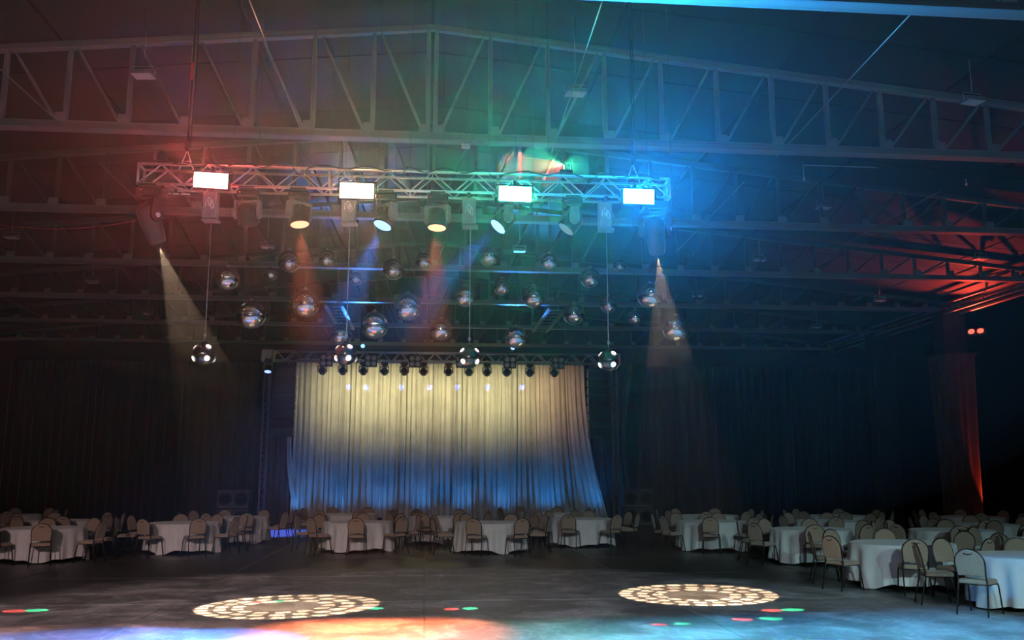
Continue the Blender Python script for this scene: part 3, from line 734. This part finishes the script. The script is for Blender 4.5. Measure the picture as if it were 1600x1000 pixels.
# red lights at the pillar
def red_par(label, loc, target, watts, half, n=2):
    t = thing('red_floodlight', label, 'stage light', loc, 0, 'red lights on the pillar'); d = (Vector(target) - Vector(loc)).normalized()
    M4 = down_to(d).to_4x4()
    b = MB().bbox((0, 0, 0), (.6 if n == 2 else .3, .3, .16), .02).build('housing', M_black, t); b.matrix_local = M4
    for k in range(n):
        q = MB().lathe([(.11, -.082), (.10, -.09)], 18, Matrix.Translation(((k - (n - 1) / 2) * .3, 0, 0))).build('lens', emat('red_lens', (3, .25, .15)), b)
    MB().tube([(-.33 if n == 2 else -.18, 0, 0), (-.33 if n == 2 else -.18, 0, -.22), (.33 if n == 2 else .18, 0, -.22), (.33 if n == 2 else .18, 0, 0)], .014, 6).build('bracket', M_dark, t)
    spot('red_beam', Vector(loc) + d * .2, target, (1, .07, .035), watts, half, .6, .06)
red_par('red floodlight on the floor at the foot of the fabric-wrapped pillar', (19.75, 31.45, .28), (19.45, 31.9, 3.0), 420, 12, 1)
red_par('twin red floodlight high on the pillar lighting the roof red', (19.6, 31.3, 7.05), (18.0, 29.6, 8.4), 1000, 50, 2)

# ------------------------------------------------------------------ tables and chairs
def make_chair():
    t = thing('banquet_chair', '', 'chair')
    # seat pad: rounded trapezoid
    out = [(-.205, -.20), (.205, -.20), (.222, .12), (.19, .20), (.12, .225), (-.12, .225), (-.19, .20), (-.222, .12)]
    s = MB(); n = len(out); lv = [(.425, .93), (.44, 1.0), (.475, 1.0), (.495, .90)]
    vs = [(x * f, y * f, z) for z, f in lv for x, y in out]
    s.add(vs, [(i * n + k, i * n + (k + 1) % n, (i + 1) * n + (k + 1) % n, (i + 1) * n + k) for i in range(3) for k in range(n)] + [tuple(range(n))[::-1], tuple(range(3 * n, 4 * n))])
    s.build('seat', M_fabric, t)
    # arched back, leaning away from the table
    def bp(u, z): return Vector((u, -.205 - (z - .48) * .20, z))
    prof = [(-.185, .545), (-.195, .66)]
    for k in range(11): a = math.pi - math.pi * k / 10; prof.append((.20 * math.cos(a), .73 + .185 * math.sin(a)))
    prof += [(.195, .66), (.185, .545)]
    m = len(prof); vs = []
    for off, f in ((-.022, .93), (-.012, 1), (.012, 1), (.024, .93)):
        for u, z in prof: p = bp(u * f, .72 + (z - .72) * f); vs.append(p + Vector((0, off, 0)))
    b = MB().add(vs, [(i * m + k, i * m + (k + 1) % m, (i + 1) * m + (k + 1) % m, (i + 1) * m + k) for i in range(3) for k in range(m)] + [tuple(range(m))[::-1], tuple(range(3 * m, 4 * m))])
    bk = b.build('backrest', M_fabric, t)
    MB().tube([bp(u, z) + Vector((0, -.026, 0)) for u, z in ((-.06, .868), (-.045, .852), (0, .846), (.045, .852), (.06, .868))], .008, 5).build('grip', M_frame, bk)
    fr = [bp(-.2, .47)] + [bp(u * 1.03, .72 + (z - .72) * 1.03) for u, z in prof] + [bp(.2, .47)]
    MB().tube(fr, .0125, 6).build('back_frame', M_frame, t)
    MB().tube([(-.205, -.2, .425), (-.215, .15, .425), (.215, .15, .425), (.205, -.2, .425)], .011, 6, True).build('seat_frame', M_frame, t)
    for sx in (-1, 1):
        MB().tube([bp(sx * .2, .50), (sx * .2, -.205, .42), (sx * .215, -.30, .0)], .0125, 6).build('leg', M_frame, t)
        MB().tube([(sx * .205, .12, .43), (sx * .212, .165, .40), (sx * .222, .235, .0)], .0125, 6).build('leg', M_frame, t)
    return t
chair0 = make_chair(); used = [False]
def put_chair(x, y, rz, label):
    o = chair0 if not used[0] else copy_tree(chair0); used[0] = True
    o.location = (x, y, 0); o.rotation_euler = (0, 0, rz); o['label'] = label; o['group'] = 'banquet chairs around the round tables'
def cloth_mesh(seed, r=.9, h=.765):
    rnd = random.Random(seed); n = 120; p0 = rnd.uniform(0, 6.28); k1, k2 = rnd.choice((17, 19, 21)), rnd.choice((11, 13))
    ph = [rnd.uniform(0, 6.28) for _ in range(4)]; vs = [(0, 0, h)]; rings = []
    for rr, z in ((.5, h), (.97, h), (1.0, h - .006), (1.012, h - .03)): rings.append([(r * rr * math.cos(2 * math.pi * k / n), r * rr * math.sin(2 * math.pi * k / n), z) for k in range(n)])
    for j in range(1, 9):
        v = j / 8; ring = []
        for k in range(n):
            a = 2 * math.pi * k / n
            hem = .012 + .085 * max(0, math.cos(4 * (a - p0))) ** 1.5 * -1 + .085           # square cloth: four corners reach the floor
            hem = max(.012, hem + .015 * math.sin(7 * a + ph[3]))
            z = (h - .03) + (hem - (h - .03)) * v
            w_ = (math.sin(k1 * a + ph[0] + .6 * math.sin(3 * a)) + .7 * math.sin(k2 * a + ph[1])) * .045 * v ** .7
            rr = r * 1.012 + .035 * v + w_ + .05 * v * max(0, math.cos(4 * (a - p0))) ** 2
            ring.append((rr * math.cos(a), rr * math.sin(a), z))
        rings.append(ring)
    for q in rings: vs += q
    fs = [(0, 1 + k, 1 + (k + 1) % n) for k in range(n)]
    for j in range(len(rings) - 1): fs += [(1 + j * n + k, 1 + (j + 1) * n + k, 1 + (j + 1) * n + (k + 1) % n, 1 + j * n + (k + 1) % n) for k in range(n)]
    return MB().add(vs, fs, True).mesh('tablecloth', M_cloth)
CLOTH = [cloth_mesh(s) for s in range(5)]
tt = MB().lathe([(.86, .715), (.89, .72), (.89, .745), (.88, .75)], 40).mesh('tabletop', M_top)
lg = MB().tube([(.5, 0, .715), (.56, 0, 0)], .016, 6).mesh('leg', M_frame)
TABLES = [
    ('front table at the left edge', -8.95, 23.3, 0), ('table behind the left-edge front table', -10.0, 27.1, 0), ('dark rear table at the left edge', -13.1, 31.3, 0),
    ('violet-lit front table left of the curtain', -6.3, 25.5, 0), ('violet-lit rear table left of the curtain', -5.6, 28.9, 0),
    ('front table before the curtain left half', -1.8, 25.6, 1), ('rear table before the curtain left half', -2.5, 30.9, 0), ('rear table before the curtain middle', .4, 28.4, 0),
    ('front table before the curtain middle', 1.7, 24.95, 0), ('front table before the curtain right end', 4.45, 27.0, 0), ('rear table before the curtain right half', 3.95, 31.0, 0),
    ('front table right of the curtain', 7.7, 25.1, 0), ('rear table right of the curtain', 8.8, 28.9, 0), ('table right of the right light ring', 8.85, 21.2, 0),
    ('second nearest table at the right', 8.62, 16.6, 0), ('nearest table at the right edge', 9.2, 13.75, 0), ('table behind the nearest right-edge table', 11.9, 17.1, 0),
    ('table behind the second nearest right table', 11.85, 20.5, 0), ('table in front of the wrapped pillar', 14.0, 22.9, 0), ('dim table in the right rear group', 10.95, 25.0, 0),
    ('farthest table in the right rear group', 12.7, 28.3, 0), ('farthest dark table near the wrapped pillar', 16.4, 27.2, 0)]
POS = ['near left', 'left front', 'left back', 'far left', 'far right', 'right back', 'right front', 'near right']
POS1 = ['near middle', 'near left', 'left end', 'far left', 'far middle', 'far right', 'right end', 'near right']
for i, (d, x, y, ph) in enumerate(TABLES):
    rnd = random.Random(100 + i)
    t = thing('round_table', 'round wooden table under cloth, ' + d, 'table', (x, y, 0), rnd.uniform(0, 1.5), 'round banquet tables')
    inst('tabletop', tt, t)
    for k in range(4): o = inst('leg', lg, t); o.rotation_euler = (0, 0, k * math.pi / 2)
    c = inst('tablecloth', CLOTH[i % 5], None, (x, y, 0)); c.rotation_euler = (0, 0, rnd.uniform(0, 6.28)); tag(c, 'white floor-length cloth on the ' + d, 'tablecloth', 'white tablecloths')
    for k in range(8):
        a = -math.pi / 2 - (k + (0 if ph else .5)) * math.pi / 4 + rnd.uniform(-.10, .10)
        rr = 1.34 + rnd.uniform(-.04, .06)
        cx, cy = x + rr * math.cos(a), y + rr * math.sin(a)
        q = proj((cx, cy, .5))
        if not -35 < q[0] < 1635: continue
        face = math.atan2(y - cy, x - cx) - math.pi / 2 + rnd.uniform(-.22, .22)
        put_chair(cx, cy, face, 'beige banquet chair, %s seat of the %s' % ((POS1 if ph else POS)[k], d))
